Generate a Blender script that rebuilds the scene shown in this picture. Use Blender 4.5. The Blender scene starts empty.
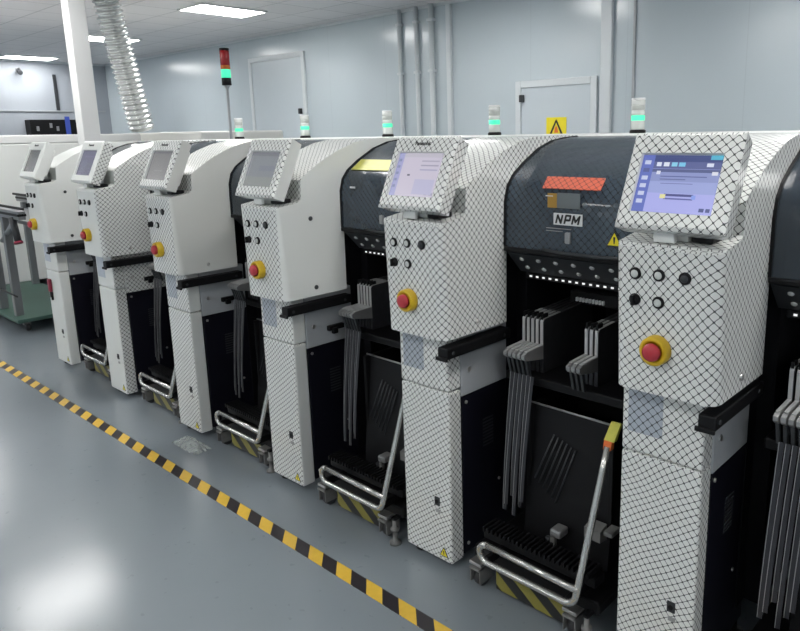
import bpy, bmesh, math, random
from mathutils import Vector, Matrix
random.seed(7)
D = bpy.data
SC = bpy.context.scene
COL = SC.collection
PITCH = 0.835

# ------------------------------------------------------------------ materials
MATS = {}

def new_mat(name):
    m = D.materials.new(name)
    m.use_nodes = True
    nt = m.node_tree
    nt.nodes.clear()
    out = nt.nodes.new('ShaderNodeOutputMaterial')
    MATS[name] = m
    return m, nt, out

def lk(nt, a, b):
    nt.links.new(a, b)

def mathn(nt, op, a, b=None, c=None):
    n = nt.nodes.new('ShaderNodeMath')
    n.operation = op
    for i, v in enumerate((a, b, c)):
        if v is None:
            continue
        if isinstance(v, (int, float)):
            n.inputs[i].default_value = v
        else:
            lk(nt, v, n.inputs[i])
    return n.outputs[0]

def mixc(nt, fac, a, b):
    n = nt.nodes.new('ShaderNodeMix')
    n.data_type = 'RGBA'
    for sock, v in ((n.inputs[0], fac), (n.inputs[6], a), (n.inputs[7], b)):
        if isinstance(v, (int, float)):
            sock.default_value = v
        elif isinstance(v, tuple):
            sock.default_value = (*v, 1) if len(v) == 3 else v
        else:
            lk(nt, v, sock)
    return n.outputs[2]

def principled(nt, out, color=(.5, .5, .5), rough=.5, metal=0.0, coat=0.0, spec=.5):
    b = nt.nodes.new('ShaderNodeBsdfPrincipled')
    if isinstance(color, tuple):
        b.inputs['Base Color'].default_value = (*color, 1)
    else:
        lk(nt, color, b.inputs['Base Color'])
    if isinstance(rough, (int, float)):
        b.inputs['Roughness'].default_value = rough
    else:
        lk(nt, rough, b.inputs['Roughness'])
    b.inputs['Metallic'].default_value = metal
    b.inputs['Coat Weight'].default_value = coat
    b.inputs['Coat Roughness'].default_value = .08
    b.inputs['Specular IOR Level'].default_value = spec
    lk(nt, b.outputs[0], out.inputs[0])
    return b

def noise(nt, vec, scale, detail=2.0, rough=.5):
    n = nt.nodes.new('ShaderNodeTexNoise')
    n.inputs['Scale'].default_value = scale
    n.inputs['Detail'].default_value = detail
    n.inputs['Roughness'].default_value = rough
    if vec is not None:
        lk(nt, vec, n.inputs['Vector'])
    return n

def objco(nt):
    return nt.nodes.new('ShaderNodeTexCoord').outputs['Object']

def bump(nt, h, strength, dist, b):
    n = nt.nodes.new('ShaderNodeBump')
    n.inputs['Strength'].default_value = strength
    n.inputs['Distance'].default_value = dist
    lk(nt, h, n.inputs['Height'])
    lk(nt, n.outputs[0], b.inputs['Normal'])

def simple(name, color, rough=.5, metal=0., coat=0., var=.06, scale=6., spec=.5):
    m, nt, out = new_mat(name)
    n = noise(nt, objco(nt), scale, 3)
    lo = tuple(c * (1 - var) for c in color)
    hi = tuple(min(1, c * (1 + var)) for c in color)
    c = mixc(nt, n.outputs[0], lo, hi)
    principled(nt, out, c, rough, metal, coat, spec)
    return m

def emit(name, color, strength, base=(.6, .6, .6)):
    m, nt, out = new_mat(name)
    b = principled(nt, out, base, .35)
    b.inputs['Emission Color'].default_value = (*color, 1)
    b.inputs['Emission Strength'].default_value = strength
    return m

def net_mask(nt, w=.0252, h=.0252, line=.07, ang=0.0, warp=.006):
    """thin dark lines of a diamond net printed on a wrapping film, in metres of the UV map"""
    tc = nt.nodes.new('ShaderNodeTexCoord')
    mp = nt.nodes.new('ShaderNodeMapping')
    mp.inputs['Rotation'].default_value = (0, 0, ang)
    lk(nt, tc.outputs['UV'], mp.inputs['Vector'])
    n = noise(nt, mp.outputs[0], 5.0, 1)
    sub = nt.nodes.new('ShaderNodeVectorMath'); sub.operation = 'SUBTRACT'
    lk(nt, n.outputs['Color'], sub.inputs[0]); sub.inputs[1].default_value = (.5, .5, .5)
    sc = nt.nodes.new('ShaderNodeVectorMath'); sc.operation = 'SCALE'
    lk(nt, sub.outputs[0], sc.inputs[0]); sc.inputs['Scale'].default_value = warp * 4
    ad = nt.nodes.new('ShaderNodeVectorMath'); ad.operation = 'ADD'
    lk(nt, mp.outputs[0], ad.inputs[0]); lk(nt, sc.outputs[0], ad.inputs[1])
    sx = nt.nodes.new('ShaderNodeSeparateXYZ')
    lk(nt, ad.outputs[0], sx.inputs[0])
    a = mathn(nt, 'MULTIPLY', sx.outputs[0], 1 / w)
    b = mathn(nt, 'MULTIPLY', sx.outputs[1], 1 / h)
    p = mathn(nt, 'ADD', a, b)
    q = mathn(nt, 'SUBTRACT', a, b)
    ds = []
    for v in (p, q):
        f = mathn(nt, 'ABSOLUTE', mathn(nt, 'SUBTRACT', mathn(nt, 'FRACT', v), .5))
        ds.append(mathn(nt, 'POWER', f, 5.0))
    rad = mathn(nt, 'POWER', mathn(nt, 'ADD', ds[0], ds[1]), .2)
    mask = mathn(nt, 'MINIMUM', mathn(nt, 'MULTIPLY', mathn(nt, 'MAXIMUM', mathn(nt, 'SUBTRACT', rad, .5 - line), 0.0), 2.5 / line), 1.0)
    return mask, ad.outputs[0]

def film(name, base, line_col, ang=0., line=.056, rough=.28, cell=.0238):
    m, nt, out = new_mat(name)
    mask, uv = net_mask(nt, cell, cell, ang=ang, line=line)
    n = noise(nt, uv, 9., 3)
    lo = tuple(c * .93 for c in base)
    c = mixc(nt, n.outputs[0], lo, base)
    c = mixc(nt, mask, c, line_col)
    b = principled(nt, out, c, rough, 0, .5)
    n2 = noise(nt, uv, 22., 2)
    bump(nt, n2.outputs[0], .3, .006, b)
    return m

LINE = (.05, .054, .056)
film('net film over white', (.80, .81, .785), LINE)
film('net film over orange strip', (.75, .17, .10), (.25, .06, .05))
film('net film over blue label', (.44, .48, .54), LINE)
film('net film over white askew', (.80, .81, .785), LINE, ang=.14, cell=.0222)
simple('white enamel', (.74, .755, .73), .32, var=.02)
simple('cream enamel', (.70, .70, .665), .35, var=.02)
simple('pale grey enamel', (.40, .42, .44), .4, var=.04)
simple('navy panel', (.006, .006, .012), .42, var=.15, spec=.3)
simple('black plastic', (.006, .006, .007), .5, var=.15, spec=.25)
simple('black steel', (.006, .006, .007), .45, .1, var=.2, spec=.25)
simple('dark interior', (.004, .004, .006), .7, var=.2, spec=.2)
simple('dark grey casing', (.03, .033, .037), .45, var=.1)
simple('brushed steel', (.55, .54, .52), .28, .9, var=.1, scale=30)
simple('chrome tube', (.62, .61, .58), .2, .85, var=.05)
simple('feeder grey', (.36, .36, .36), .32, .6, var=.15, scale=40)
simple('feeder dark', (.05, .05, .055), .35, .4, var=.3, scale=40)
simple('feeder white', (.55, .55, .55), .35, .3, var=.1, scale=40)
simple('carrier tape grey', (.035, .035, .042), .3, .2, var=.25, scale=30)
simple('red plastic', (.46, .035, .05), .35, var=.05)
simple('yellow plastic', (.66, .43, .015), .35, var=.05)
simple('orange strip', (.75, .16, .09), .4, var=.05)
simple('yellow strip', (.62, .60, .10), .4, var=.2, scale=40)
simple('amber print', (.42, .24, .04), .4)
simple('grey print', (.16, .18, .19), .4)
simple('sign yellow', (.86, .72, .02), .4, var=.02)
simple('sign black', (.015, .015, .015), .4)
simple('sign orange', (.75, .16, .03), .4)
simple('label white', (.72, .73, .73), .4, var=.02)
simple('label blue grey', (.50, .54, .60), .35, var=.12, scale=30)
simple('lens clear', (.62, .64, .62), .25, var=.03)
simple('lens red', (.30, .01, .012), .25)
simple('lens orange', (.55, .12, .01), .25)
simple('wheel rubber', (.03, .03, .032), .5)
simple('wheel grey', (.16, .16, .155), .45, var=.2, scale=40)
simple('aluminium profile', (.24, .25, .26), .35, .5, var=.06)
simple('green mat', (.055, .12, .095), .5, var=.15)
simple('pillar white', (.78, .78, .77), .5, var=.02)
simple('trim white', (.66, .70, .72), .4, var=.02)
simple('door panel', (.56, .62, .66), .32, var=.02)
simple('screen bezel inner', (.60, .61, .60), .35, var=.02)
simple('galvanised', (.62, .64, .63), .25, .75, var=.1, scale=12)
simple('blue plastic', (.05, .09, .45), .35)
simple('maroon plastic', (.28, .02, .05), .4)
simple('dim plastic film', (.42, .44, .42), .3, var=.2, scale=30)
m, nt, out = new_mat('clear wrap')
pb = principled(nt, out, (.55, .60, .57), .2)
tb = nt.nodes.new('ShaderNodeBsdfTransparent')
xb = nt.nodes.new('ShaderNodeMixShader'); xb.inputs[0].default_value = .6
lk(nt, pb.outputs[0], xb.inputs[1]); lk(nt, tb.outputs[0], xb.inputs[2]); lk(nt, xb.outputs[0], out.inputs[0])
emit('green lamp', (.02, .75, .36), .45, (.1, .5, .3))
emit('white led', (1, 1, 1), .3)
emit('lamp diffuser', (1.0, .99, .97), 11.0, (.8, .8, .8))
emit('pale indicator', (.9, .95, 1), .2)

# gently uneven wall panels with fine joints every 1.2 m along one axis
def wall_mat(name, axis, base):
    m, nt, out = new_mat(name)
    co = objco(nt)
    sx = nt.nodes.new('ShaderNodeSeparateXYZ'); lk(nt, co, sx.inputs[0])
    f = mathn(nt, 'FRACT', mathn(nt, 'ADD', mathn(nt, 'MULTIPLY', sx.outputs[axis], 1 / 1.18), .33))
    seam = mathn(nt, 'GREATER_THAN', mathn(nt, 'ABSOLUTE', mathn(nt, 'SUBTRACT', f, .5)), .4965)
    n = noise(nt, co, .7, 2)
    c = mixc(nt, n.outputs[0], tuple(x * .95 for x in base), base)
    c = mixc(nt, mathn(nt, 'MULTIPLY', seam, .12), c, (.2, .23, .26))
    b = principled(nt, out, c, .19 if axis == 0 else .6)
    bump(nt, noise(nt, co, 1.6, 1).outputs[0], .12, .02, b)
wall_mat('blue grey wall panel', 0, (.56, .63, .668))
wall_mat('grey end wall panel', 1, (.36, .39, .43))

m, nt, out = new_mat('ceiling tile')
co = objco(nt)
br = nt.nodes.new('ShaderNodeTexBrick')
br.offset = 0
br.inputs['Scale'].default_value = 1
br.inputs['Mortar Size'].default_value = .008
br.inputs['Brick Width'].default_value = .6
br.inputs['Row Height'].default_value = .6
br.inputs['Color1'].default_value = (.78, .77, .78, 1)
br.inputs['Color2'].default_value = (.75, .74, .75, 1)
br.inputs['Mortar'].default_value = (.5, .5, .51, 1)
lk(nt, co, br.inputs['Vector'])
principled(nt, out, br.outputs['Color'], .7)

m, nt, out = new_mat('grey blue epoxy floor')
co = objco(nt)
n1 = noise(nt, co, .8, 4, .6)
n2 = noise(nt, co, 30, 2)
c = mixc(nt, n1.outputs[0], (.180, .209, .232), (.234, .264, .288))
c = mixc(nt, mathn(nt, 'MULTIPLY', mathn(nt, 'GREATER_THAN', n2.outputs[0], .70), .3), c, (.12, .15, .17))
rg = mathn(nt, 'ADD', mathn(nt, 'MULTIPLY', n1.outputs[0], .08), .15)
b = principled(nt, out, c, rg, 0, 0, .38)
bump(nt, noise(nt, co, 5, 2).outputs[0], .12, .01, b)

def stripes(name, ca, cb, period, ang, phase=0.):
    m, nt, out = new_mat(name)
    tc = nt.nodes.new('ShaderNodeTexCoord')
    sx = nt.nodes.new('ShaderNodeSeparateXYZ'); lk(nt, tc.outputs['UV'], sx.inputs[0])
    t = mathn(nt, 'ADD', mathn(nt, 'MULTIPLY', sx.outputs[0], 1 / period), mathn(nt, 'MULTIPLY', sx.outputs[1], ang / period))
    f = mathn(nt, 'GREATER_THAN', mathn(nt, 'FRACT', mathn(nt, 'ADD', t, phase)), .5)
    n = noise(nt, tc.outputs['UV'], 40, 3)
    dirty = mixc(nt, n.outputs[0], tuple(x * .8 for x in cb), cb)
    c = mixc(nt, f, ca, dirty)
    principled(nt, out, c, .35)
stripes('floor tape stripes', (.022, .018, .022), (.78, .50, .06), .1545, 1.1, .36)
stripes('cart hazard stripes', (.02, .02, .02), (.26, .23, .05), .13, 1.4)

def smoke(name, netted, tint=(.044, .060, .078), see=.30):
    m, nt, out = new_mat(name)
    col = tint
    if netted:
        mask, uv = net_mask(nt, line=.05)
        n = noise(nt, uv, 8, 3)
        c0 = mixc(nt, n.outputs[0], tint, tuple(x * 2.2 for x in tint))
        col = mixc(nt, mask, c0, (.006, .007, .008))
    b = principled(nt, out, col, .24, 0, .6)
    tc = nt.nodes.new('ShaderNodeTexCoord')
    bump(nt, noise(nt, tc.outputs['UV'], 14, 2).outputs[0], .35, .012, b)
    tr = nt.nodes.new('ShaderNodeBsdfTransparent')
    tr.inputs[0].default_value = (.35, .38, .42, 1)
    mx = nt.nodes.new('ShaderNodeMixShader')
    mx.inputs[0].default_value = see
    lk(nt, b.outputs[0], mx.inputs[1]); lk(nt, tr.outputs[0], mx.inputs[2])
    lk(nt, mx.outputs[0], out.inputs[0])
smoke('smoked hood', False)
smoke('smoked hood under net film', True)

def screen_mat(name, base, rects, strength):
    """lit display: rects are (u0,u1,v0,v1,colour) in 0..1 of the display, v upward"""
    m, nt, out = new_mat(name)
    tc = nt.nodes.new('ShaderNodeTexCoord')
    sx = nt.nodes.new('ShaderNodeSeparateXYZ'); lk(nt, tc.outputs['UV'], sx.inputs[0])
    u, v = sx.outputs[0], sx.outputs[1]
    c = mixc(nt, 0.0, base, base)
    for (a, b_, e, f, colr) in rects:
        k = mathn(nt, 'MULTIPLY', mathn(nt, 'GREATER_THAN', u, a), mathn(nt, 'LESS_THAN', u, b_))
        k2 = mathn(nt, 'MULTIPLY', mathn(nt, 'GREATER_THAN', v, e), mathn(nt, 'LESS_THAN', v, f))
        c = mixc(nt, mathn(nt, 'MULTIPLY', k, k2), c, colr)
    b = principled(nt, out, (.02, .02, .025), .2)
    lk(nt, c, b.inputs['Emission Color'])
    b.inputs['Emission Strength'].default_value = strength

ui = [(.0, .16, 0, 1, (.13, .17, .50)), (.16, 1, .88, 1, (.06, .08, .22)), (.16, 1, .76, .88, (.11, .13, .30)),
      (.16, 1, .70, .755, (.10, .12, .26)), (.16, 1, .54, .70, (.26, .30, .56)), (.16, 1, .34, .54, (.33, .38, .68)),
      (.16, 1, .0, .34, (.40, .42, .80)), (.85, 1, .92, 1, (.10, .45, .62)),
      (.20, .26, .80, .87, (.7, .75, .9)), (.29, .36, .80, .87, (.7, .75, .85)), (.39, .46, .80, .87, (.25, .6, .8)),
      (.48, .56, .80, .87, (.2, .55, .8)), (.82, .9, .80, .86, (.7, .75, .9)), (.90, .97, .66, .72, (.7, .72, .8)), (.22, .27, .66, .72, (.7, .72, .85)),
      (.28, .85, .62, .635, (.1, .12, .3)), (.28, .6, .57, .585, (.12, .14, .3)), (.3, .7, .50, .512, (.16, .18, .4)),
      (.38, .74, .29, .33, (.08, .09, .24)), (.38, .74, .235, .26, (.12, .13, .34)), (.33, .40, .25, .32, (.75, .72, .35)), (.72, .77, .25, .32, (.25, .35, .8)),
      (.84, .90, .05, .11, (.08, .1, .25)), (.92, .97, .05, .11, (.08, .1, .25))]
for i in range(6):
    ui.append((.04, .12, .83 - i * .135, .90 - i * .135, (.55, .6, .8) if i != 1 else (.1, .12, .3)))
screen_mat('display blue menu', (.36, .40, .76), ui, .42)
ui2 = [(0, .13, 0, 1, (.36, .37, .60)), (.13, 1, .9, 1, (.50, .48, .55)), (.55, .93, .70, .73, (.34, .33, .42)), (.55, .93, .80, .83, (.38, .37, .46)),
       (.55, .93, .60, .63, (.36, .36, .50)), (.3, .36, .47, .51, (.12, .12, .16)), (.88, .96, .05, .10, (.3, .3, .4)), (.78, .85, .05, .10, (.3, .3, .4)), (.5, .93, .06, .4, (.47, .46, .62))]
for i in range(5):
    ui2.append((.03, .09, .80 - i * .15, .86 - i * .15, (.22, .24, .40)))
screen_mat('display pale menu', (.56, .52, .62), ui2, .42)
screen_mat('display grey menu', (.25, .27, .29), [(0, 1, .88, 1, (.20, .21, .23)), (.0, 1, .0, .28, (.28, .30, .29)), (.4, .9, .45, .6, (.22, .24, .28))], .36)
screen_mat('display dull grey', (.22, .22, .22), [(0, 1, .9, 1, (.17, .17, .18)), (.3, .7, .3, .34, (.28, .28, .28))], .36)
screen_mat('display violet menu', (.13, .13, .20), [(.2, .9, .72, .8, (.17, .16, .25)), (.15, .5, .1, .6, (.16, .17, .24)), (.5, .9, .3, .5, (.14, .15, .2))], .36)
screen_mat('display dark grey', (.10, .11, .11), [(0, .3, 0, 1, (.13, .13, .12)), (.4, .9, .2, .5, (.12, .12, .13))], .36)

# ------------------------------------------------------------------ mesh builder
class MB:
    def __init__(self):
        self.bm = bmesh.new()
        self.mats = []

    def mi(self, mat):
        if mat not in self.mats:
            self.mats.append(mat)
        return self.mats.index(mat)

    def _add(self, tmp, mat, smooth=False):
        i = self.mi(mat)
        vm = {}
        for v in tmp.verts:
            vm[v] = self.bm.verts.new(v.co)
        for f in tmp.faces:
            try:
                g = self.bm.faces.new([vm[v] for v in f.verts])
            except ValueError:
                continue
            g.material_index = i
            g.smooth = smooth
        tmp.free()

    def box(self, x0, x1, y0, y1, z0, z1, mat, bev=0., seg=2, M=None, keep_x=False):
        t = bmesh.new()
        bmesh.ops.create_cube(t, size=1)
        for v in t.verts:
            v.co = Vector(((x0 + x1) / 2 + v.co.x * (x1 - x0), (y0 + y1) / 2 + v.co.y * (y1 - y0), (z0 + z1) / 2 + v.co.z * (z1 - z0)))
        if bev > 0:
            bmesh.ops.bevel(t, geom=t.edges[:], offset=bev, segments=seg, affect='EDGES', profile=.5)
        if M is not None:
            bmesh.ops.transform(t, matrix=M, verts=t.verts)
        self._add(t, mat)
        return self

    def cyl(self, p, q, r, mat, r2=None, seg=20, caps=True):
        p, q = Vector(p), Vector(q)
        d = q - p
        t = bmesh.new()
        bmesh.ops.create_cone(t, cap_ends=caps, segments=seg, radius1=r, radius2=r if r2 is None else r2, depth=d.length)
        M = Matrix.Translation((p + q) / 2) @ d.to_track_quat('Z', 'Y').to_matrix().to_4x4()
        bmesh.ops.transform(t, matrix=M, verts=t.verts)
        i = self.mi(mat)
        vm = {v: self.bm.verts.new(v.co) for v in t.verts}
        for f in t.faces:
            g = self.bm.faces.new([vm[v] for v in f.verts])
            g.material_index = i
            g.smooth = len(f.verts) == 4
        t.free()
        return self

    def lathe(self, prof, c, axis, mat, seg=24):
        """prof: (radius, height) pairs along axis from point c"""
        c = Vector(c); ax = Vector(axis).normalized()
        u = ax.orthogonal().normalized(); w = ax.cross(u)
        i = self.mi(mat)
        rings = []
        for r, h in prof:
            if r < 1e-6:
                rings.append([self.bm.verts.new(c + ax * h)])
            else:
                rings.append([self.bm.verts.new(c + ax * h + (u * math.cos(a) + w * math.sin(a)) * r) for a in [2 * math.pi * k / seg for k in range(seg)]])
        for a, b in zip(rings, rings[1:]):
            for k in range(seg):
                vs = [a[k % len(a)], a[(k + 1) % len(a)], b[(k + 1) % len(b)], b[k % len(b)]]
                vs = list(dict.fromkeys(vs))
                if len(vs) > 2:
                    f = self.bm.faces.new(vs); f.material_index = i; f.smooth = True
        return self

    def tube(self, pts, r, mat, seg=12, caps=True):
        pts = [Vector(p) for p in pts]
        i = self.mi(mat)
        rings = []
        prev = None
        for k, p in enumerate(pts):
            if k == 0: d = pts[1] - p
            elif k == len(pts) - 1: d = p - pts[k - 1]
            else: d = (pts[k + 1] - p).normalized() + (p - pts[k - 1]).normalized()
            d.normalize()
            if prev is None:
                u = d.orthogonal().normalized()
            else:
                u = (prev - d * prev.dot(d)).normalized()
            prev = u
            w = d.cross(u)
            rings.append([self.bm.verts.new(p + (u * math.cos(a) + w * math.sin(a)) * r) for a in [2 * math.pi * j / seg for j in range(seg)]])
        for a, b in zip(rings, rings[1:]):
            for j in range(seg):
                f = self.bm.faces.new([a[j], a[(j + 1) % seg], b[(j + 1) % seg], b[j]])
                f.material_index = i; f.smooth = True
        if caps:
            for rg in (list(reversed(rings[0])), rings[-1]):
                f = self.bm.faces.new(rg); f.material_index = i
        return self

    def prism(self, prof, x0, x1, mat, bevel_pts=(), bev=0., seg=4, side_mat=None):
        """(y,z) outline swept along X; the edges along X at the end faces named in bevel_pts are rounded"""
        t = bmesh.new()
        a = [t.verts.new((x0, y, z)) for y, z in prof]
        b = [t.verts.new((x1, y, z)) for y, z in prof]
        n = len(prof)
        t.faces.new(a); t.faces.new(list(reversed(b)))
        for k in range(n):
            t.faces.new([a[(k + 1) % n], a[k], b[k], b[(k + 1) % n]])
        bmesh.ops.recalc_face_normals(t, faces=t.faces[:])
        if bev:
            es = []
            for (i, j) in bevel_pts:
                for ring in (a, b):
                    e = t.edges.get((ring[i], ring[j]))
                    if e: es.append(e)
            bmesh.ops.bevel(t, geom=es, offset=bev, segments=seg, affect='EDGES', profile=.5)
        i1 = self.mi(mat); i2 = self.mi(side_mat or mat)
        vm = {v: self.bm.verts.new(v.co) for v in t.verts}
        for f in t.faces:
            g = self.bm.faces.new([vm[v] for v in f.verts])
            f.normal_update()
            g.material_index = i2 if abs(f.normal.x) > .35 else i1
        t.free()
        return self

    def quad(self, pts, mat):
        f = self.bm.faces.new([self.bm.verts.new(p) for p in pts])
        f.material_index = self.mi(mat)
        return self

    def build(self, name, parent=None, uv='box', smooth_angle=None, label=None, M=None):
        bm = self.bm
        if M is not None:
            bmesh.ops.transform(bm, matrix=M, verts=bm.verts)
        uvl = bm.loops.layers.uv.new('UVMap')
        bm.normal_update()
        for f in bm.faces:
            n = f.normal
            if uv == 'unit':
                pass
            for l in f.loops:
                c = l.vert.co
                if abs(n.x) >= max(abs(n.y), abs(n.z)): l[uvl].uv = (c.y, c.z)
                elif abs(n.z) >= abs(n.y) * 1.8: l[uvl].uv = (c.x, c.y)
                else: l[uvl].uv = (c.x, c.z if abs(n.z) < .25 else (c.z * 1.0 + c.y * .6))
        me = D.meshes.new(name)
        bm.to_mesh(me); bm.free()
        for mname in self.mats:
            me.materials.append(MATS[mname])
        o = D.objects.new(name, me)
        COL.objects.link(o)
        if parent is not None:
            o.parent = parent
        if label:
            o['label'] = label
        return o

def tag(o, label, cat, group=None, kind=None):
    o['label'] = label
    o['category'] = cat
    if group: o['group'] = group
    if kind: o['kind'] = kind
    return o

def thing(name, label, cat, loc=(0, 0, 0), group=None):
    o = D.objects.new(name, None)
    o.empty_display_size = .1
    COL.objects.link(o)
    o.location = loc
    return tag(o, label, cat, group)

def struct(o):
    o['kind'] = 'structure'
    return o

def lettering(txt, size, M, mat, parent, name='lettering', shear=0., bold=0., width=None):
    cu = D.curves.new(name, 'FONT')
    cu.body = txt
    cu.size = size
    cu.align_x = 'CENTER'; cu.align_y = 'CENTER'
    cu.shear = shear
    cu.offset = bold
    cu.extrude = .0004
    o = D.objects.new(name, cu)
    COL.objects.link(o)
    bpy.context.view_layer.update()
    dg = bpy.context.evaluated_depsgraph_get()
    me = D.meshes.new_from_object(o.evaluated_get(dg))
    D.objects.remove(o)
    if width:
        xs = [v.co.x for v in me.vertices]
        s = width / (max(xs) - min(xs))
        for v in me.vertices: v.co.x *= s
    me.transform(M)
    me.materials.clear(); me.materials.append(MATS[mat])
    me.name = name
    r = D.objects.new(name, me)
    COL.objects.link(r)
    r.parent = parent
    return r

# ------------------------------------------------------------------ machine
HEAD = [(-.060, .838), (-.060, 1.188), (-.052, 1.200), (.030, 1.212), (.046, 1.222), (.050, 1.295), (.058, 1.305), (.106, 1.336), (.165, 1.370),
        (.234, 1.401), (.313, 1.428), (.396, 1.442), (.480, 1.4445), (.70, 1.4445), (.70, 1.432), (.576, 1.430), (.500, 1.422), (.425, 1.398), (.340, 1.353),
        (.290, 1.318), (.262, 1.285), (.249, 1.240), (.247, 1.10), (.245, .838)]
HOODP = [(.236, 1.095), (.238, 1.240), (.252, 1.288), (.280, 1.322), (.335, 1.359), (.422, 1.404), (.500, 1.428), (.576, 1.437), (.66, 1.441)]
F, FA, WH = 'net film over white', 'net film over white askew', 'white enamel'
MS_FWD = Vector((0, -.909, .417)); MS_UP = Vector((0, .417, .909))
M_SCREEN = Matrix.Translation((.039, -.004, 1.402)) @ Matrix(((1, 0, 0, 0), (0, .417, -.909, 0), (0, .909, .417, 0), (0, 0, 0, 1)))
# monitor space: x right, y up the tilted display, z out of it; origin = top-left corner of the display

def soften(o, deg=32):
    for p in o.data.polygons: p.use_smooth = True
    o.data.set_sharp_from_angle(angle=math.radians(deg))

def machine(k, label, head_f, head_s, col_f, col_s, mon_f, mon_s, disp, hood, logo, name_plate):
    R = thing('pick_and_place_machine', label, 'machine', (-PITCH * k, 0, 0), 'pick and place machines in the line')
    # head cover with the arched cheek
    b = MB()
    b.prism(HEAD, .004, .264, head_f, bevel_pts=[(0, 1)], bev=.038, seg=5, side_mat=head_s)
    h = b.build('head_cover', R)
    soften(h)
    arc = [0.]
    for (a0, a1), (c0, c1) in zip(HEAD, HEAD[1:]):
        arc.append(arc[-1] + math.hypot(c0 - a0, c1 - a1))
    uvd = h.data.uv_layers[0].data
    xc, yc, rr = .264 - .038, -.060 + .038, .038
    for poly in h.data.polygons:
        if not (poly.normal.z > .25 and abs(poly.normal.x) < .3) and poly.normal.z > -.5:
            for li in poly.loop_indices:
                co = h.data.vertices[h.data.loops[li].vertex_index].co
                if poly.normal.x < -.1: continue
                if co.x > xc - 1e-4 and co.y < yc + 1e-4:
                    uu = xc + rr * math.atan2(co.x - xc, yc - co.y)
                elif poly.normal.x > .7:
                    uu = xc + rr * math.pi / 2 + co.y - yc
                else:
                    uu = co.x
                uvd[li].uv = (uu, co.z)
    for poly in h.data.polygons:
        if poly.normal.z > .25 and abs(poly.normal.x) < .3:
            for li in poly.loop_indices:
                co = h.data.vertices[h.data.loops[li].vertex_index].co
                j = min(range(len(HEAD)), key=lambda q: (HEAD[q][0] - co.y) ** 2 + (HEAD[q][1] - co.z) ** 2)
                uvd[li].uv = (co.x, arc[j])
    # front column in two lengths with a joint
    b = MB(); b.box(0, .218, 0, .062, .645, .838, col_f, .007)
    for f in b.bm.faces:
        if abs(f.normal.x) > .8: pass
    o = b.build('upper_column_cover', R)
    o2 = MB().box(0, .218, 0, .062, .03, .642, FA if col_f == F else col_f, .007).build('lower_column_cover', R)
    for ob in (o, o2):
        me = ob.data
        if col_s != col_f:
            me.materials.append(MATS[col_s])
            for p in me.polygons:
                if p.normal.x > .5: p.material_index = 1
    # grey bracket panel, navy side panel
    MB().box(.196, .220, .062, .30, .615, .838, 'pale grey enamel' if not (k in (4,)) else F, .003).build('bracket_panel', R)
    b = MB().box(.196, .217, .066, .36, .04, .612, 'navy panel', .003)
    side = b.build('side_panel', R)
    b = MB()
    for i in range(9):
        b.box(.217, .219, .17, .225, .40 + i * .012, .405 + i * .012, 'dark grey casing')
    b.build('vent_slots', R)
    for yy, zz in ((.085, .59), (.085, .075), (.255, .25)):
        MB().cyl((.216, yy, zz), (.221, yy, zz), .006, 'brushed steel', seg=10).build('panel_screw', side)
    b = MB().cyl((.219, .10, .70), (.224, .10, .70), .009, 'brushed steel', seg=12)
    b.build('bolt', R)
    # black bumper rail
    b = MB().box(.219, .262, -.046, .27, .776, .812, 'black plastic', .004)
    b.box(.214, .262, -.052, -.044, .770, .782, 'black plastic', .002)
    rail = b.build('bumper_rail', R)
    for yy in (-.02, .235):
        MB().cyl((.261, yy, .793), (.2645, yy, .793), .006, 'dark grey casing', seg=10).build('rail_screw', rail)
    if k >= 2:
        b = MB().box(.217, .237, .165, .245, .668, .690, 'black plastic', .004)
        b.box(.230, .246, .18, .205, .655, .680, 'black steel', .003)
        b.build('latch', R)
    for yy, zz in ((.085, 1.146), (.093, .872)):
        if head_s == WH or k == 5:
            MB().lathe([(0.009, 0), (.009, .003), (.005, .006), (0, .006)], (.2635, yy, zz), (1, 0, 0), 'dark grey casing', 14).build('bolt', R)
        elif zz < 1:
            MB().lathe([(0.008, 0), (.008, .003), (.005, .006), (0, .006)], (.2635, yy, zz), (1, 0, 0), 'brushed steel', 14).build('bolt', R)
    # label under the film, lock, warning triangle on the column
    b = MB()
    b.box(.018, .112, -.0012, .0005, .70, .815, 'net film over blue label' if col_f == F else 'label blue grey')
    b.build('film_residue', R, label='blue grey patch under the film')
    b = MB().box(.146, .168, -.004, .001, .232, .262, 'dark grey casing', .0015)
    b.cyl((.157, -.006, .247), (.157, -.003, .247), .007, 'black plastic', seg=12)
    b.box(.150, .170, -.003, .001, .206, .218, 'feeder grey', .001)
    b.build('lock', R)
    b = MB()
    tri(b, (.182, -.0012, .062), .040, (1, 0, 0), (0, 0, 1), (0, -1, 0), 'sign yellow', 'sign black')
    b.build('warning_sticker', R)
    # levelling foot
    b = MB().lathe([(.0, 0), (.030, 0), (.030, .008), (.012, .014), (.010, .05), (.0, .05)], (.03, .055, 0), (0, 0, 1), 'black plastic', 16)
    b.build('levelling_foot', R)
    MB().lathe([(.0, 0), (.030, 0), (.030, .008), (.012, .014), (.010, .10), (.0, .10)], (.205, .33, 0), (0, 0, 1), 'black plastic', 16).build('levelling_foot', R)
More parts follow.
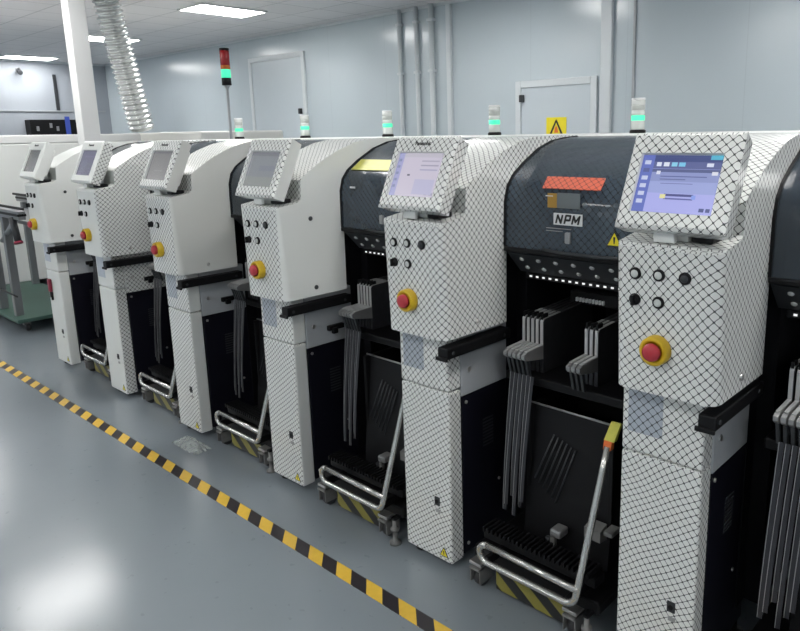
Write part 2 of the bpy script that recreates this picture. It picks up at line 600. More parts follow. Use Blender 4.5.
    # push buttons
    for (x, z, kind) in ((.056, 1.128, 'r'), (.116, 1.130, 'r'), (.179, 1.130, 'd'), (.057, 1.065, 'k'), (.117, 1.065, 'r')):
        ring = MB().lathe([(.0145, 0), (.0145, .004), (.012, .007), (.0095, .007), (.0095, .003)], (x, -.0595, z), (0, -1, 0), 'black plastic', 20)
        if kind == 'k':
            ring.lathe([(.0095, 0), (.0095, .010), (0, .011)], (x, -.0595, z), (0, -1, 0), 'black plastic', 18)
            ro = ring.build('key_switch', R)
            MB().box(x - .003, x + .003, -.079, -.065, z - .012, z + .012, 'black plastic', .001).build('key_lever', ro)
        else:
            ro = ring.build('push_button', R)
            MB().lathe([(.0095, 0), (.0095, .006), (.007, .008), (0, .008)], (x, -.0605, z), (0, -1, 0), 'lens clear' if kind == 'r' else 'dark grey casing', 18).build('cap', ro)
    # emergency stop
    es = MB().lathe([(.036, 0), (.036, .008), (.035, .024), (.033, .027), (.025, .027), (.024, .018), (.012, .014), (0, .014)], (.118, -.0585, .951), (0, -1, 0), 'yellow plastic', 28).build('emergency_stop', R, label='yellow collared red emergency stop button')
    MB().lathe([(.010, 0), (.010, .014), (.0205, .017), (.022, .024), (.020, .032), (.013, .036), (0, .037)], (.118, -.0655, .951), (0, -1, 0), 'red plastic', 24).build('red_button', es)
    # monitor
    b = MB()
    x0, x1, y1, y0, th = -.034, .230, .056, -.180, .052
    fm, sm = mon_f, mon_s
    # bezel ring around the recess
    def mbox(a, c, d, e, f, g, mat, bev=0.):
        b.box(a, c, d, e, f, g, mat, bev)
    outer = [(x0, y0), (x1, y0), (x1, y1), (x0, y1)]
    inner = [(-.004, -.141), (.193, -.141), (.193, .004), (-.004, .004)]
    def ringverts(pts, z, inset=0.):
        cx = (x0 + x1) / 2; cy = (y0 + y1) / 2
        return [b.bm.verts.new((px + (inset if px < cx else -inset), py + (inset if py < cy else -inset), z)) for px, py in pts]
    fi, si, ii = b.mi(fm), b.mi(sm), b.mi('screen bezel inner')
    o_f = ringverts(outer, .004, .009); o_m = ringverts(outer, -.004); o_b = ringverts(outer, -th, .004)
    i_f = [b.bm.verts.new((px, py, .004)) for px, py in inner]
    i_b = [b.bm.verts.new((px + (.003 if px < .1 else -.003), py + (.003 if py < -.06 else -.003), -.004)) for px, py in inner]
    for j in range(4):
        n = (j + 1) % 4
        sides = ((o_f[j], o_f[n], i_f[n], i_f[j], fi), (o_m[j], o_m[n], o_f[n], o_f[j], fi), (o_b[j], o_b[n], o_m[n], o_m[j], si), (i_f[j], i_f[n], i_b[n], i_b[j], ii))
        for A_, B_, C_, D_, mi in sides:
            fc = b.bm.faces.new((A_, B_, C_, D_)); fc.material_index = mi
    fc = b.bm.faces.new(list(reversed(o_b))); fc.material_index = si
    # swollen rear housing
    b.box(x0 + .03, x1 - .03, y0 + .035, y1 - .03, -th - .022, -th + .002, sm, .008)
    mon = b.build('monitor', R)
    mon.data.transform(M_SCREEN)
    sc_b = MB()
    sc_b.quad([(-.002, -.139, -.003), (.191, -.139, -.003), (.191, .002, -.003), (-.002, .002, -.003)], disp)
    scr = sc_b.build('screen', mon)
    uvs = scr.data.uv_layers[0].data
    for i, uvv in enumerate([(0, 0), (1, 0), (1, 1), (0, 1)]):
        uvs[i].uv = uvv
    scr.data.transform(M_SCREEN)
    if logo:
        lettering('Panasonic', .017, M_SCREEN @ Matrix.Translation((.095, .030, .0046)), 'sign black', mon, 'maker_lettering', bold=.0006)
    b = MB()
    b.box(.075, .165, -.020, .05, 1.206, 1.224, WH, .004)
    b.box(.092, .145, -.05, -.036, 1.205, 1.235, WH, .003)
    b.box(.10, .14, -.04, .045, 1.22, 1.30, 'pale grey enamel', .006)
    b.box(.175, .225, -.03, .03, 1.208, 1.226, 'black plastic', .004)
    b.build('monitor_bracket', R)
    # smoked hood
    b = MB()
    outl = HOODP + [(y + .004, z - .006) for y, z in reversed(HOODP)]
    b.prism(outl, .268, .829, hood)
    for p in b.bm.faces: p.smooth = False
    hd = b.build('hood', R)
    soften(hd)
    # arc length UVs keep the net even over the curve
    arc = [0.]
    for (a0, a1), (c0, c1) in zip(HOODP, HOODP[1:]):
        arc.append(arc[-1] + math.hypot(c0 - a0, c1 - a1))
    uvd = hd.data.uv_layers[0].data
    for poly in hd.data.polygons:
        if abs(poly.normal.x) > .5: continue
        for li in poly.loop_indices:
            co = hd.data.vertices[hd.data.loops[li].vertex_index].co
            j = min(range(len(HOODP)), key=lambda q: (HOODP[q][0] - co.y) ** 2 + (HOODP[q][1] - co.z) ** 2)
            uvd[li].uv = (co.x, arc[j])
    b = MB().box(.266, .831, .228, .250, 1.080, 1.096, 'black plastic', .004)
    hl = b.build('hood_lip', R)
    b = MB().tube([(.42, .232, 1.099), (.50, .222, 1.097), (.62, .222, 1.097), (.70, .232, 1.099)], .005, 'dark grey casing', 8)
    b.build('hood_handle', hl)
    b = MB()
    xa = .270
    b.prism([(y - .004, z + .002) for y, z in HOODP] + [(y + .008, z - .010) for y, z in reversed(HOODP)], .264, .272, 'black plastic')
    b.build('hood_seal', R)
    MB().box(.502, .521, .226, .238, 1.126, 1.160, 'feeder grey', .003).build('hood_latch', R)
    if name_plate:
        pl = MB().box(.458, .560, .232, .2355, 1.181, 1.217, 'label white', .001).build('name_plate', R)
        b = MB()
        w3, hh, t = .024, .024, .0062
        def stroke(x0, p, q):
            (xa, za), (xb, zb) = p, q
            d = Vector((xb - xa, zb - za)).normalized(); n = Vector((-d.y, d.x)) * t / 2
            e = d * t * .25
            cs = [(xa - e.x + n.x, za - e.y + n.y), (xb + e.x + n.x, zb + e.y + n.y), (xb + e.x - n.x, zb + e.y - n.y), (xa - e.x - n.x, za - e.y - n.y)]
            V = [b.bm.verts.new((x0 + cx + cz * .25, yy, 1.187 + cz)) for yy in (.2316, .2321) for cx, cz in cs]
            m_ = b.mi('sign black')
            for f in ((3, 2, 1, 0), (4, 5, 6, 7), (0, 1, 5, 4), (1, 2, 6, 5), (2, 3, 7, 6), (3, 0, 4, 7)):
                g = b.bm.faces.new([V[c] for c in f]); g.material_index = m_
        for x0, segs in ((.468, (((0, 0), (0, hh)), ((0, hh), (.017, 0)), ((.017, 0), (.017, hh)))),
                         (.498, (((0, 0), (0, hh)), ((0, hh), (.015, hh)), ((.016, hh), (.016, .010)), ((.015, .010), (0, .010)))),
                         (.525, (((0, 0), (0, hh)), ((0, hh), (.0105, .006)), ((.0105, .006), (.021, hh)), ((.021, hh), (.021, 0))))):
            for p, q in segs: stroke(x0, p, q)
        bmesh.ops.recalc_face_normals(b.bm, faces=b.bm.faces[:])
        b.build('lettering', pl)
        b = MB()
        b.prism([(.2485, 1.2895), (.2765, 1.3235), (.2785, 1.3215), (.2505, 1.2875)], .405, .61, 'net film over orange strip')
        b.build('warning_strip', R, label='orange red strip on the hood')
        b = MB().box(.435, .468, .2335, .236, 1.232, 1.276, 'amber print')
        b.box(.470, .550, .2335, .236, 1.232, 1.278, 'grey print')
        b.box(.428, .455, .233, .236, 1.266, 1.269, 'label white')
        b.build('instruction_label', R)
        b = MB()
        tri(b, (.668, .2335, 1.147), .054, (1, 0, 0), (0, 0, 1), (0, -1, 0), 'sign yellow', 'sign black')
        b.build('warning_triangle', R)
        b = MB().box(.43, .52, .2335, .236, 1.168, 1.170, 'feeder grey')
        b.box(.43, .49, .2335, .236, 1.160, 1.1615, 'feeder grey')
        b.build('caution_lines', R)
    elif k == 2:
        b = MB()
        b.prism([(.2775, 1.3255), (.333, 1.363), (.335, 1.361), (.280, 1.3235)], .29, .56, 'yellow strip')
        b.build('warning_strip', R, label='yellow strip on the hood')
        MB().box(.33, .36, .2335, .236, 1.255, 1.262, 'label white').build('instruction_label', R)
    # guard plate with rivets, light row below the hood
    pa, pb = Vector((.262, .246, 1.074)), Vector((.262, .320, 1.000))
    b = MB()
    b.prism([(pa.y, pa.z), (pb.y, pb.z), (pb.y + .004, pb.z + .004), (pa.y + .004, pa.z + .004)], .268, .829, 'dark grey casing')
    gp = b.build('guard_plate', R)
    if k <= 2:
        nrm = Vector((0, -.707, -.707))
        for row in (.28, .72):
            for i in range(8):
                c = pa.lerp(pb, row); c.x = .312 + i * .066
                MB().lathe([(.0085, 0), (.0075, .003), (.004, .005), (0, .0055)], c, nrm, 'feeder white', 10).build('rivet', gp)
        lb = MB().box(.29, .829, .318, .330, .978, .998, 'black plastic', .002).build('light_bar', R)
        for i in range(20):
            MB().box(.308 + i * .0255, .317 + i * .0255, .3155, .319, .985, .9905, 'white led').build('light', lb)
        lb2 = MB().box(.33, .829, .47, .485, .965, .982, 'black plastic', .002).build('light_bar', R)
        for i in range(14):
            MB().box(.37 + i * .029, .380 + i * .029, .4675, .471, .970, .9755, 'pale indicator').build('light', lb2)
        nr = MB().box(.40, .70, .42, .52, .892, .935, 'black steel', .004).build('nozzle_rack', R)
        for i in range(9):
            MB().box(.428 + i * .0125, .435 + i * .0125, .411, .421, .900, .914, 'label white', .0015).build('nozzle', nr)
        b = MB().box(.28, .829, .52, .60, 1.02, 1.12, 'black steel', .01)
        b.box(.40, .56, .50, .60, .93, 1.10, 'dark grey casing', .012)
        b.build('placement_gantry', R)
    # dark chassis behind, inner floor, roof
    b = MB()
    b.box(.006, .829, .90, 1.82, .10, 1.40, 'dark interior')
    b.box(.006, .22, .30, .90, .10, 1.20, 'dark interior')
    b.box(.22, .264, .36, .90, .10, 1.26, 'dark interior')
    b.build('chassis', R)
    b = MB().box(.0, .829, .66, 1.84, 1.395, 1.4445, WH, .008)
    b.build('roof_cover', R)
    for xx in (.06, .77):
        MB().box(xx - .03, xx + .03, 1.2, 1.3, 0, .10, 'black steel').build('rear_foot', R)
    # signal tower
    st = MB().lathe([(0, 0), (.036, 0), (.036, .012), (.030, .016), (0, .016)], (.107, 1.42, 1.4445), (0, 0, 1), 'black plastic', 20).build('signal_tower', R)
    z = 1.4600
    for hgt, mt, nm in ((.040, 'lens clear', 'clear_lens'), (.024, 'green lamp', 'green_lens'), (.022, 'lens clear', 'clear_lens'), (.022, 'dim plastic film', 'amber_lens'), (.022, 'lens clear', 'red_lens'), (.010, 'label white', 'cap')):
        MB().lathe([(0, 0), (.029, 0), (.0305, .002), (.0305, hgt - .002), (.029, hgt - .0005), (0, hgt - .0005)], (.107, 1.42, z), (0, 0, 1), mt, 20).build(nm, st)
        z += hgt
    return R

def tri(b, c, s, ex, ez, n, mat_in, mat_edge):
    """triangular warning pictogram: dark rim, yellow field, dark mark; c = centre, ex, ez in-plane axes, n outward"""
    c, ex, ez, n = Vector(c), Vector(ex), Vector(ez), Vector(n)
    def t(sz, off, mat):
        pts = [c + ex * (-.5 * sz) + ez * (-.30 * sz), c + ex * (.5 * sz) + ez * (-.30 * sz), c + ez * (.58 * sz)]
        top = [p + n * off for p in pts]
        low = [p - n * .001 for p in pts]
        V = [b.bm.verts.new(p) for p in top + low]
        i = b.mi(mat)
        for f in ((0, 1, 2), (5, 4, 3), (0, 3, 4, 1), (1, 4, 5, 2), (2, 5, 3, 0)):
            g = b.bm.faces.new([V[q] for q in f]); g.material_index = i
    t(s, .0004, mat_edge)
    t(s * .78, .0008, mat_in)
    q = c + ez * (.05 * s)
    pts = [q + ex * (-.07 * s) + ez * (.18 * s), q + ex * (.07 * s) + ez * (.18 * s), q + ex * (.03 * s) - ez * (.2 * s), q - ex * (.03 * s) - ez * (.2 * s)]
    V = [b.bm.verts.new(p + n * .0012) for p in pts]
    g = b.bm.faces.new(V); g.material_index = b.mi(mat_edge)

WHICH = ['the rightmost machine', 'the second machine from the right', 'the third machine from the right', 'the third machine from the left',
         'the second machine from the left', 'the leftmost machine']
PLACE = ['rightmost machine', 'second machine from right', 'third machine from right', 'third machine from left', 'second machine from left', 'leftmost machine']
HN, HP = 'smoked hood under net film', 'smoked hood'
machine(0, 'nearest white machine wholly wrapped in net film with a bright blue menu screen', F, F, F, F, F, F, 'display blue menu', HP, False, False)
machine(1, 'net film wrapped machine with pale lavender screen and orange strip on its dark hood', F, F, F, F, F, F, 'display pale menu', HN, True, True)
machine(2, 'machine with net filmed front, plain white cheek and yellow strip on its hood', F, WH, F, WH, F, WH, 'display grey menu', HN, False, False)
machine(3, 'machine with net filmed front and plain cream cheek, third from the left', F, 'cream enamel', F, WH, F, 'cream enamel', 'display dull grey', HP, True, False)
machine(4, 'machine with plain white front and net filmed side cheek, second from left', WH, F, WH, F, WH, F, 'display violet menu', HP, True, False)
machine(5, 'plain white machine without net film at the far left end of the line', WH, WH, WH, WH, WH, WH, 'display dark grey', HP, True, False)

# ------------------------------------------------------------------ feeder carts, feeders, hanging tapes
def arcpts(c, r, a0, a1, n, u, v):
    c, u, v = Vector(c), Vector(u), Vector(v)
    return [c + u * (r * math.cos(a0 + (a1 - a0) * i / n)) + v * (r * math.sin(a0 + (a1 - a0) * i / n)) for i in range(n + 1)]

def cart(k):
    R = thing('feeder_cart', 'black wheeled cart with chrome handle docked in ' + WHICH[k], 'cart', (-PITCH * k + (.03 if k >= 2 else 0), (0, 0, 0, .03, .045, .055)[k], 0), 'feeder carts docked in the machines')
    b = MB()
    b.box(.30, .77, .02, .62, .095, .135, 'black steel', .006)
    b.box(.30, .33, .50, .62, .13, .66, 'black steel', .004)
    b.box(.74, .77, .50, .62, .13, .66, 'black steel', .004)
    b.box(.30, .77, .60, .62, .13, .66, 'black steel', .003)
    fr = b.build('frame', R)
    b = MB().box(.292, .795, .205, .66, .655, .685, 'black steel', .005)
    b.box(.292, .795, .56, .66, .685, .76, 'black steel', .005)
    b.build('feeder_bed', R)
    # toothed ledge behind the bars
    b = MB().box(.32, .74, .045, .10, .155, .190, 'black plastic', .004)
    for i in range(24):
        b.box(.328 + i * .017, .336 + i * .017, .030, .10, .188, .205, 'black steel', .001)
    b.build('toothed_ledge', R)
    # tape waste bin: open tilted box with a bright rim
    b = MB()
    b.prism([(.16, .14), (.20, .598), (.215, .598), (.175, .14)], .40, .715, 'black plastic')
    b.box(.40, .415, .175, .48, .14, .60, 'black plastic', .002)
    b.box(.700, .715, .175, .48, .14, .60, 'black plastic', .002)
    b.box(.40, .715, .47, .485, .14, .60, 'black plastic', .002)
    wb = b.build('waste_bin', R)
    MB().tube([(.395, .200, .602), (.718, .200, .600)], .0035, 'feeder grey', 8).build('bin_rim', wb)
    b = MB()
    for i in range(6):
        b.cyl((.50 + i * .016, .185, .52 - i * .006), (.44 + i * .016, .165, .36 - i * .012), .0025, 'dark grey casing', seg=6)
    b.build('wire_guides', wb)
    # pedal
    b = MB().box(.535, .575, .11, .16, .215, .240, 'feeder grey', .006)
    b.box(.528, .546, .122, .138, .13, .225, 'wheel grey', .004)
    b.box(.512, .530, .118, .135, .13, .20, 'dark grey casing', .004)
    b.build('pedal', R)
    b = MB().prism([(.12, .255), (.12, .29), (.16, .30), (.16, .25)], .655, .71, 'wheel grey')
    b.box(.72, .75, .12, .17, .285, .300, 'wheel grey', .003)
    b.build('hook', R)
    # handle: U bar, cross bar, leaning arm
    y = -.04
    pts = arcpts((.405, y, .172), .030, math.pi / 2, 3 * math.pi / 2, 8, (1, 0, 0), (0, 0, 1))
    pts += [Vector((.55, y, .142))]
    pts += arcpts((.690, y, .182), .040, -math.pi / 2, -.12, 7, (1, 0, 0), (0, 0, 1))
    top = Vector((.746, .088, .588))
    last = pts[-1]
    for i in range(1, 7):
        pts.append(last.lerp(top, i / 6))
    hd = MB().tube(pts, .0105, 'chrome tube', 14).build('handle', R)
    MB().tube([(.400, y, .202), (.735, y, .196)], .0095, 'chrome tube', 12).build('cross_bar', hd)
    for xx in (.40, .70):
        MB().box(xx - .008, xx + .008, y, .06, .13, .16, 'black steel', .003).build('handle_stay', hd)
    b = MB().prism([(.082, .580), (.088, .606), (.104, .606), (.100, .580)], .734, .758, 'sign orange')
    b.prism([(.086, .606), (.125, .648), (.135, .646), (.104, .604)], .734, .765, 'yellow strip')
    b.build('handle_tip', hd, label='yellow and orange end plate')
    # hazard board
    b = MB().box(.40, .66, .010, .018, .022, .094, 'cart hazard stripes', .001)
    b.build('hazard_board', R)
    # castors
    for xx in (.330, .690):
        for yy in (.012, .52):
            c = MB()
            c.box(xx - .025, xx + .025, yy - .025, yy + .025, .085, .096, 'brushed steel', .002)
            c.cyl((xx, yy, .07), (xx, yy, .086), .016, 'brushed steel', seg=14)
            c.box(xx - .022, xx - .017, yy - .025, yy + .04, .022, .078, 'wheel grey', .002)
            c.box(xx + .017, xx + .022, yy - .025, yy + .04, .022, .078, 'wheel grey', .002)
            c.box(xx - .022, xx + .022, yy - .03, yy + .02, .070, .078, 'wheel grey', .002)
            co = c.build('castor', R)
            w = MB().lathe([(0, -.014), (.026, -.014), (.032, -.010), (.0325, 0), (.032, .010), (.026, .014), (0, .014)], (xx, yy + .015, .0325), (1, 0, 0), 'wheel rubber', 22)
            w.build('wheel', co)
    # screw jack beside the front castor
    b = MB().lathe([(0, 0), (.022, 0), (.022, .008), (.009, .012), (.009, .05), (.016, .052), (.016, .062), (.008, .064), (.008, .10), (0, .10)], (.742, .0, 0), (0, 0, 1), 'wheel grey', 16)
    b.box(.732, .752, -.01, .03, .094, .104, 'black steel', .002)
    b.build('jack_screw', R)
    return R

ORD = ['leftmost', 'second from the left', 'third from the left', 'fourth from the left', 'rightmost']
PL = ['the nearest machine at the right edge', 'the second machine from the right', 'the third machine from the right', 'the third machine from the left', 'the second machine from the left', 'the leftmost machine']

feeder_proto = None
def make_feeder():
    R = thing('tape_feeder', '', 'feeder')
    w = .0062
    b = MB().prism([(.0, .687), (.0, .860), (.012, .868), (.30, .880), (.30, .70), (.26, .687)], -w, w, 'feeder dark')
    b.build('body', R)
    b = MB().prism([(-.003, .775), (-.003, .862), (.004, .871), (.10, .874), (.10, .870), (.006, .866), (.001, .858), (.001, .775)], -w * .8, w * .8, 'feeder white')
    b.build('front_cover', R)
    b = MB().prism([(.0, .735), (-.095, .752), (-.104, .760), (-.104, .772), (-.09, .778), (.0, .782)], -w, w, 'feeder grey')
    b.prism([(-.088, .779), (.0, .783), (.0, .786), (-.088, .782)], -w + .001, w - .001, 'feeder white')
    b.build('nose', R)
    b = MB().prism([(-.090, .752), (-.075, .75), (-.060, .69), (-.072, .69)], -w * .7, w * .7, 'dark grey casing')
    b.build('tape_guide', R)
    b = MB().box(-w * .6, w * .6, -.001, .03, .866, .884, 'black plastic', .001)
    b.build('latch', R)
    return R

def copy_thing(o):
    r = o.copy(); COL.objects.link(r)
    for ch in o.children:
        c = ch.copy(); COL.objects.link(c); c.parent = r
    return r

for k in range(6):
    cart(k)
    spots = [(.334 + i * .0178, 'left', i) for i in range(5)]
    if k in (0, 1):
        spots += [(.572 + i * .0178, 'right', i) for i in range(3)]
    for x, blk, i in spots:
        if feeder_proto is None:
            feeder_proto = make_feeder(); o = feeder_proto
        else:
            o = copy_thing(feeder_proto)
        o.location = (-PITCH * k + x, .25, 0)
        pos = ORD[i] if blk == 'left' else ['leftmost', 'middle one', 'rightmost'][i]
        o['label'] = 'slim tape feeder, %s in the %s block, %s' % (pos, blk, PLACE[k])
        o['group'] = 'tape feeders on the carts'

tape_meshes = []
def tape_mesh(i):
    b = MB()
    dx = 0
    n = 14
    prev = None
    zs = [.700 - (.48 - .03 * (i % 3)) * j / n for j in range(n + 1)]
    w, th = .0056, .0010
    rows = []
    for j, z in enumerate(zs):
        t = j / n
        y = .170 - .03 * math.sin(t * 1.5) - (.012 * (i % 2)) * t
        x = dx * t * 3 - .012 * t
        rows.append([b.bm.verts.new((x + sx * w, y + sy * th, z)) for sx, sy in ((-1, -1), (1, -1), (1, 1), (-1, 1))])
    mi = b.mi('carrier tape grey')
    for a, c in zip(rows, rows[1:]):
        for q in range(4):
            f = b.bm.faces.new((a[q], a[(q + 1) % 4], c[(q + 1) % 4], c[q])); f.material_index = mi
    b.bm.faces.new(list(reversed(rows[0]))); b.bm.faces.new(rows[-1])
    e = b.mi('feeder grey')
    for a, c in zip(rows, rows[1:]):  # pale rim of the tape
        p = [a[0].co, c[0].co]
        V = [b.bm.verts.new(p[0] + Vector((-.0012, -.0012, 0))), b.bm.verts.new(p[0] + Vector((.0008, -.0012, 0))), b.bm.verts.new(p[1] + Vector((.0008, -.0012, 0))), b.bm.verts.new(p[1] + Vector((-.0012, -.0012, 0)))]
        f = b.bm.faces.new(V); f.material_index = e
    return b

OT = ['leftmost', 'second from the left', 'third from the left', 'fourth from the left', 'fifth from the left', 'rightmost']
protos = []
for k in range(6):
    for i in range(6):
        if k == 0:
            o = tape_mesh(i).build('carrier_tape'); protos.append(o)
        else:
            o = protos[i].copy(); COL.objects.link(o)
        o.location = (-PITCH * k + .346 + i * .0160, .0, 0)
        tag(o, 'hanging grey tape strip, %s under feeders of %s' % (OT[i], PLACE[k]), 'tape', 'hanging carrier tapes')

# ------------------------------------------------------------------ room
RX0, RX1, RY0, RY1, H = -15.0, 4.2, -7.2, 5.0, 3.0
struct(MB().box(RX0 - .1, RX1 + .1, RY0 - .1, RY1 + .1, -.1, 0, 'grey blue epoxy floor').build('floor'))
struct(MB().box(RX0 - .1, RX1 + .1, RY0 - .1, RY1 + .1, H, H + .1, 'ceiling tile').build('ceiling'))
struct(MB().box(RX0, RX1, RY1, RY1 + .1, 0, H, 'blue grey wall panel').build('wall_back'))
struct(MB().box(RX0, RX1, RY0 - .1, RY0, 0, H, 'blue grey wall panel').build('wall_front'))
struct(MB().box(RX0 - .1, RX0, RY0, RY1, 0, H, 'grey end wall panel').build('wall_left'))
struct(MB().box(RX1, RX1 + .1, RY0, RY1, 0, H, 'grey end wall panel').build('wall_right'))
struct(MB().box(RX0, RX1, RY1 - .02, RY1, 2.965, H, 'trim white').build('trim_1'))
struct(MB().box(RX0, RX0 + .02, RY0, RY1 - .02, 2.965, H, 'trim white').build('trim_2'))
struct(MB().box(-3.03, -2.90, RY1 - .05, RY1, 0, 2.96, 'trim white', .012).build('trim_3'))
struct(MB().box(-2.68, -2.655, RY1 - .02, RY1, 0, 2.96, 'pale grey enamel', .004).build('trim_4'))
struct(MB().box(-5.155, -5.085, RY1 - .05, RY1, 0, 2.96, 'trim white', .010).build('trim_5'))
# doors on the back wall
def door(n, x0, x1, z1, handle_x):
    b = MB()
    t = .075
    b.box(x0, x0 + t, RY1 - .035, RY1, 0, z1, 'trim white', .006)
    b.box(x1 - t, x1, RY1 - .035, RY1, 0, z1, 'trim white', .006)
    b.box(x0 + t, x1 - t, RY1 - .035, RY1, z1 - t, z1, 'trim white', .006)
    b.box(x0 + t, x1 - t, RY1 - .018, RY1, 0.005, z1 - t, 'door panel', .002)
    o = struct(b.build('door_%d' % n))
    hb = MB().box(handle_x - .02, handle_x + .02, RY1 - .075, RY1 - .018, 1.78, 1.86, 'dark grey casing', .006)
    hb.build('door_handle', o)
    return o
d1 = door(1, -9.50, -8.02, 2.68, -8.16)
d2 = door(2, -4.12, -3.07, 2.01, -4.02)
# round conduits running up the wall
for i, (x, w) in enumerate(((-5.97, .028), (-5.665, .028), (-5.40, .034))):
    b = MB()
    b.cyl((x, RY1 - w - .004, .001), (x, RY1 - w - .004, H - .001), w, 'trim white', seg=16)
    for zz in (.6, 1.3, 2.2, 2.8):
        b.box(x - w - .012, x + w + .012, RY1 - 2 * w - .007, RY1, zz, zz + .03, 'trim white', .003)
    tag(b.build('wall_pipe'), ['white wall pipe, leftmost of the three on the back wall', 'white wall pipe, middle of the three on the back wall', 'thicker white wall pipe, rightmost of three on the back wall'][i], 'pipe', 'pipes up the back wall')
# yellow warning sign on door
sg = MB().box(-3.70, -3.44, RY1 - .024, RY1 - .0185, 1.395, 1.605, 'sign yellow', .002)
sgo = tag(sg.build('warning_sign'), 'square yellow warning sign with black triangle on the back door', 'sign')
b = MB()
c = Vector((-3.57, RY1 - .0245, 1.485))
def flat(pts, mat):
    V = [b.bm.verts.new(c + Vector((x, 0, z))) for x, z in pts] + [b.bm.verts.new(c + Vector((x, .002, z))) for x, z in pts]
    n = len(pts); i = b.mi(mat)
    g = b.bm.faces.new(V[:n]); g.material_index = i
    for j in range(n):
        g = b.bm.faces.new((V[j], V[n + j], V[n + (j + 1) % n], V[(j + 1) % n])); g.material_index = i
S = .085
for (p, q) in (((-S, -.055), (0, .10)), ((S, -.055), (0, .10))):
    s = 1 if p[0] < 0 else -1
    flat([(p[0] - .0 * s, p[1]), (p[0] + .028 * s, p[1]), (q[0] + .004 * s, q[1] - .028), (q[0] - .004 * s, q[1])], 'sign black')
flat([(-.026, -.045), (.026, -.045), (.020, .0), (0, .035), (-.020, .0)], 'sign orange')
b.build('pictogram', sgo)

# ceiling lights
LX = [-14.4, -10.92, -7.43, -3.94, -.45, 3.0]
LY = [3.37, .38, -2.61, -5.6]  # last row is unseen, added to throw more light on the machine fronts
ROWN = ['row nearest the back wall', 'row over the machines', 'row over the aisle', 'added row lighting machine fronts']
for j, yy in enumerate(LY):
    for i, xx in enumerate(LX):
        if j == 1: xx += 1.2
        t = thing('ceiling_light', 'white ceiling panel light, %s from the far end in the %s' % (['first', 'second', 'third', 'fourth', 'fifth', 'sixth'][i], ROWN[j]), 'light', (xx, yy, H), 'ceiling panel lights')
        w, d = .295, .445
        b = MB()
        for (a0, a1, c0, c1) in ((-w, w, -d, -d + .02), (-w, w, d - .02, d), (-w, -w + .02, -d + .02, d - .02), (w - .02, w, -d + .02, d - .02)):
            b.box(a0, a1, c0, c1, -.022, 0, 'label white', .002)
        b.build('frame', t)
        MB().box(-w + .02, w - .02, -d + .02, d - .02, -.016, -.002, 'lamp diffuser').build('diffuser', t)
# sprinkler head and camera dome
b = MB().lathe([(.03, 0), (.03, -.01), (.012, -.012), (.010, -.05), (.022, -.054), (.022, -.058), (0, -.058)], (-8.25, 2.35, H), (0, 0, 1), 'brushed steel', 14)
tag(b.build('sprinkler'), 'small sprinkler head hanging from the ceiling near the spiral duct', 'sprinkler')
t = thing('security_camera', 'small dark security camera high on the far end wall', 'camera', (RX0 + .002, 3.35, 2.80))
MB().box(0, .03, -.05, .05, -.05, .05, 'pale grey enamel', .006).build('mount', t)
MB().cyl((.03, 0, 0), (.24, -.04, -.06), .045, 'dark grey casing', seg=16).build('body', t)

# square pillar, floor to ceiling
tag(MB().box(-6.63, -6.47, 1.20, 1.36, 0, H, 'pillar white', .008).build('pillar'), 'slim square white pillar rising behind the far machines to the ceiling', 'pillar')

# far equipment: white cabinet ending the line and the low white oven behind
t = thing('white_cabinet', 'large plain white cabinet beyond the far left end of the machine line', 'cabinet', (-8.4, 1.05, 0))
MB().box(-1.4, 1.4, -.72, .92, .08, 1.43, 'white enamel', .012).build('body', t)
MB().box(-1.4, 1.4, -.74, .94, 1.432, 1.515, 'pillar white', .012).build('top_cover', t)
b = MB()
for xx in (-1.2, 1.2):
    for yy in (-.5, .7):
        MB().cyl((xx, yy, 0), (xx, yy, .09), .04, 'black steel', seg=14).build('foot', t)
t = thing('reflow_oven', 'long low white oven housing under the spiral duct behind the far machines', 'oven', (-8.0, 2.75, 0))
MB().box(-1.7, 1.75, -.45, .55, .10, 1.36, 'white enamel', .012).build('body', t)
MB().box(-1.7, 1.75, -.47, .57, 1.362, 1.525, 'cream enamel', .02).build('lid', t)
b = MB()
for xx in (-1.5, 1.5):
    for yy in (-.3, .4):
        MB().cyl((xx, yy, 0), (xx, yy, .11), .04, 'black steel', seg=14).build('foot', t)
# spiral duct standing on the oven
b = MB()
prof = []
n = 25
p0, p1 = Vector((-7.85, 2.40, 1.565)), Vector((-7.66, 2.06, 3.0))
L = (p1 - p0).length
for i in range(n):
    h0 = L * i / n; hh = L / n
    prof += [(.125, h0 + hh * .02), (.125, h0 + hh * .45), (.144, h0 + hh * .55), (.148, h0 + hh * .72), (.144, h0 + hh * .88)]
prof.append((.125, L))
b.lathe(prof, p0, p1 - p0, 'galvanised', 32)
tag(b.build('spiral_duct'), 'ribbed silver exhaust duct running up to the ceiling beside the white pillar', 'duct')
# traffic light tower on the oven's end
t = thing('signal_light', 'tall red amber and green signal light on a thin pole behind the machines', 'signal light', (-5.98, 2.48, 0))
MB().lathe([(0, 0), (.14, 0), (.14, .015), (.016, .03), (.014, 1.95), (.024, 1.97), (.036, 1.985), (.036, 1.99), (0, 1.99)], (0, 0, 0), (0, 0, 1), 'pale grey enamel', 18).build('pole', t)
z = 1.985
for hgt, mt, nm in ((.075, 'black plastic', 'base'), (.085, 'green lamp', 'green_lens'), (.04, 'lens orange', 'amber_lens'), (.145, 'lens red', 'red_lens'), (.025, 'black plastic', 'cap')):
    MB().lathe([(0, 0), (.046, 0), (.048, .003), (.048, hgt - .003), (.046, hgt - .001), (0, hgt - .001)], (0, 0, z), (0, 0, 1), mt, 20).build(nm, t)
    z += hgt
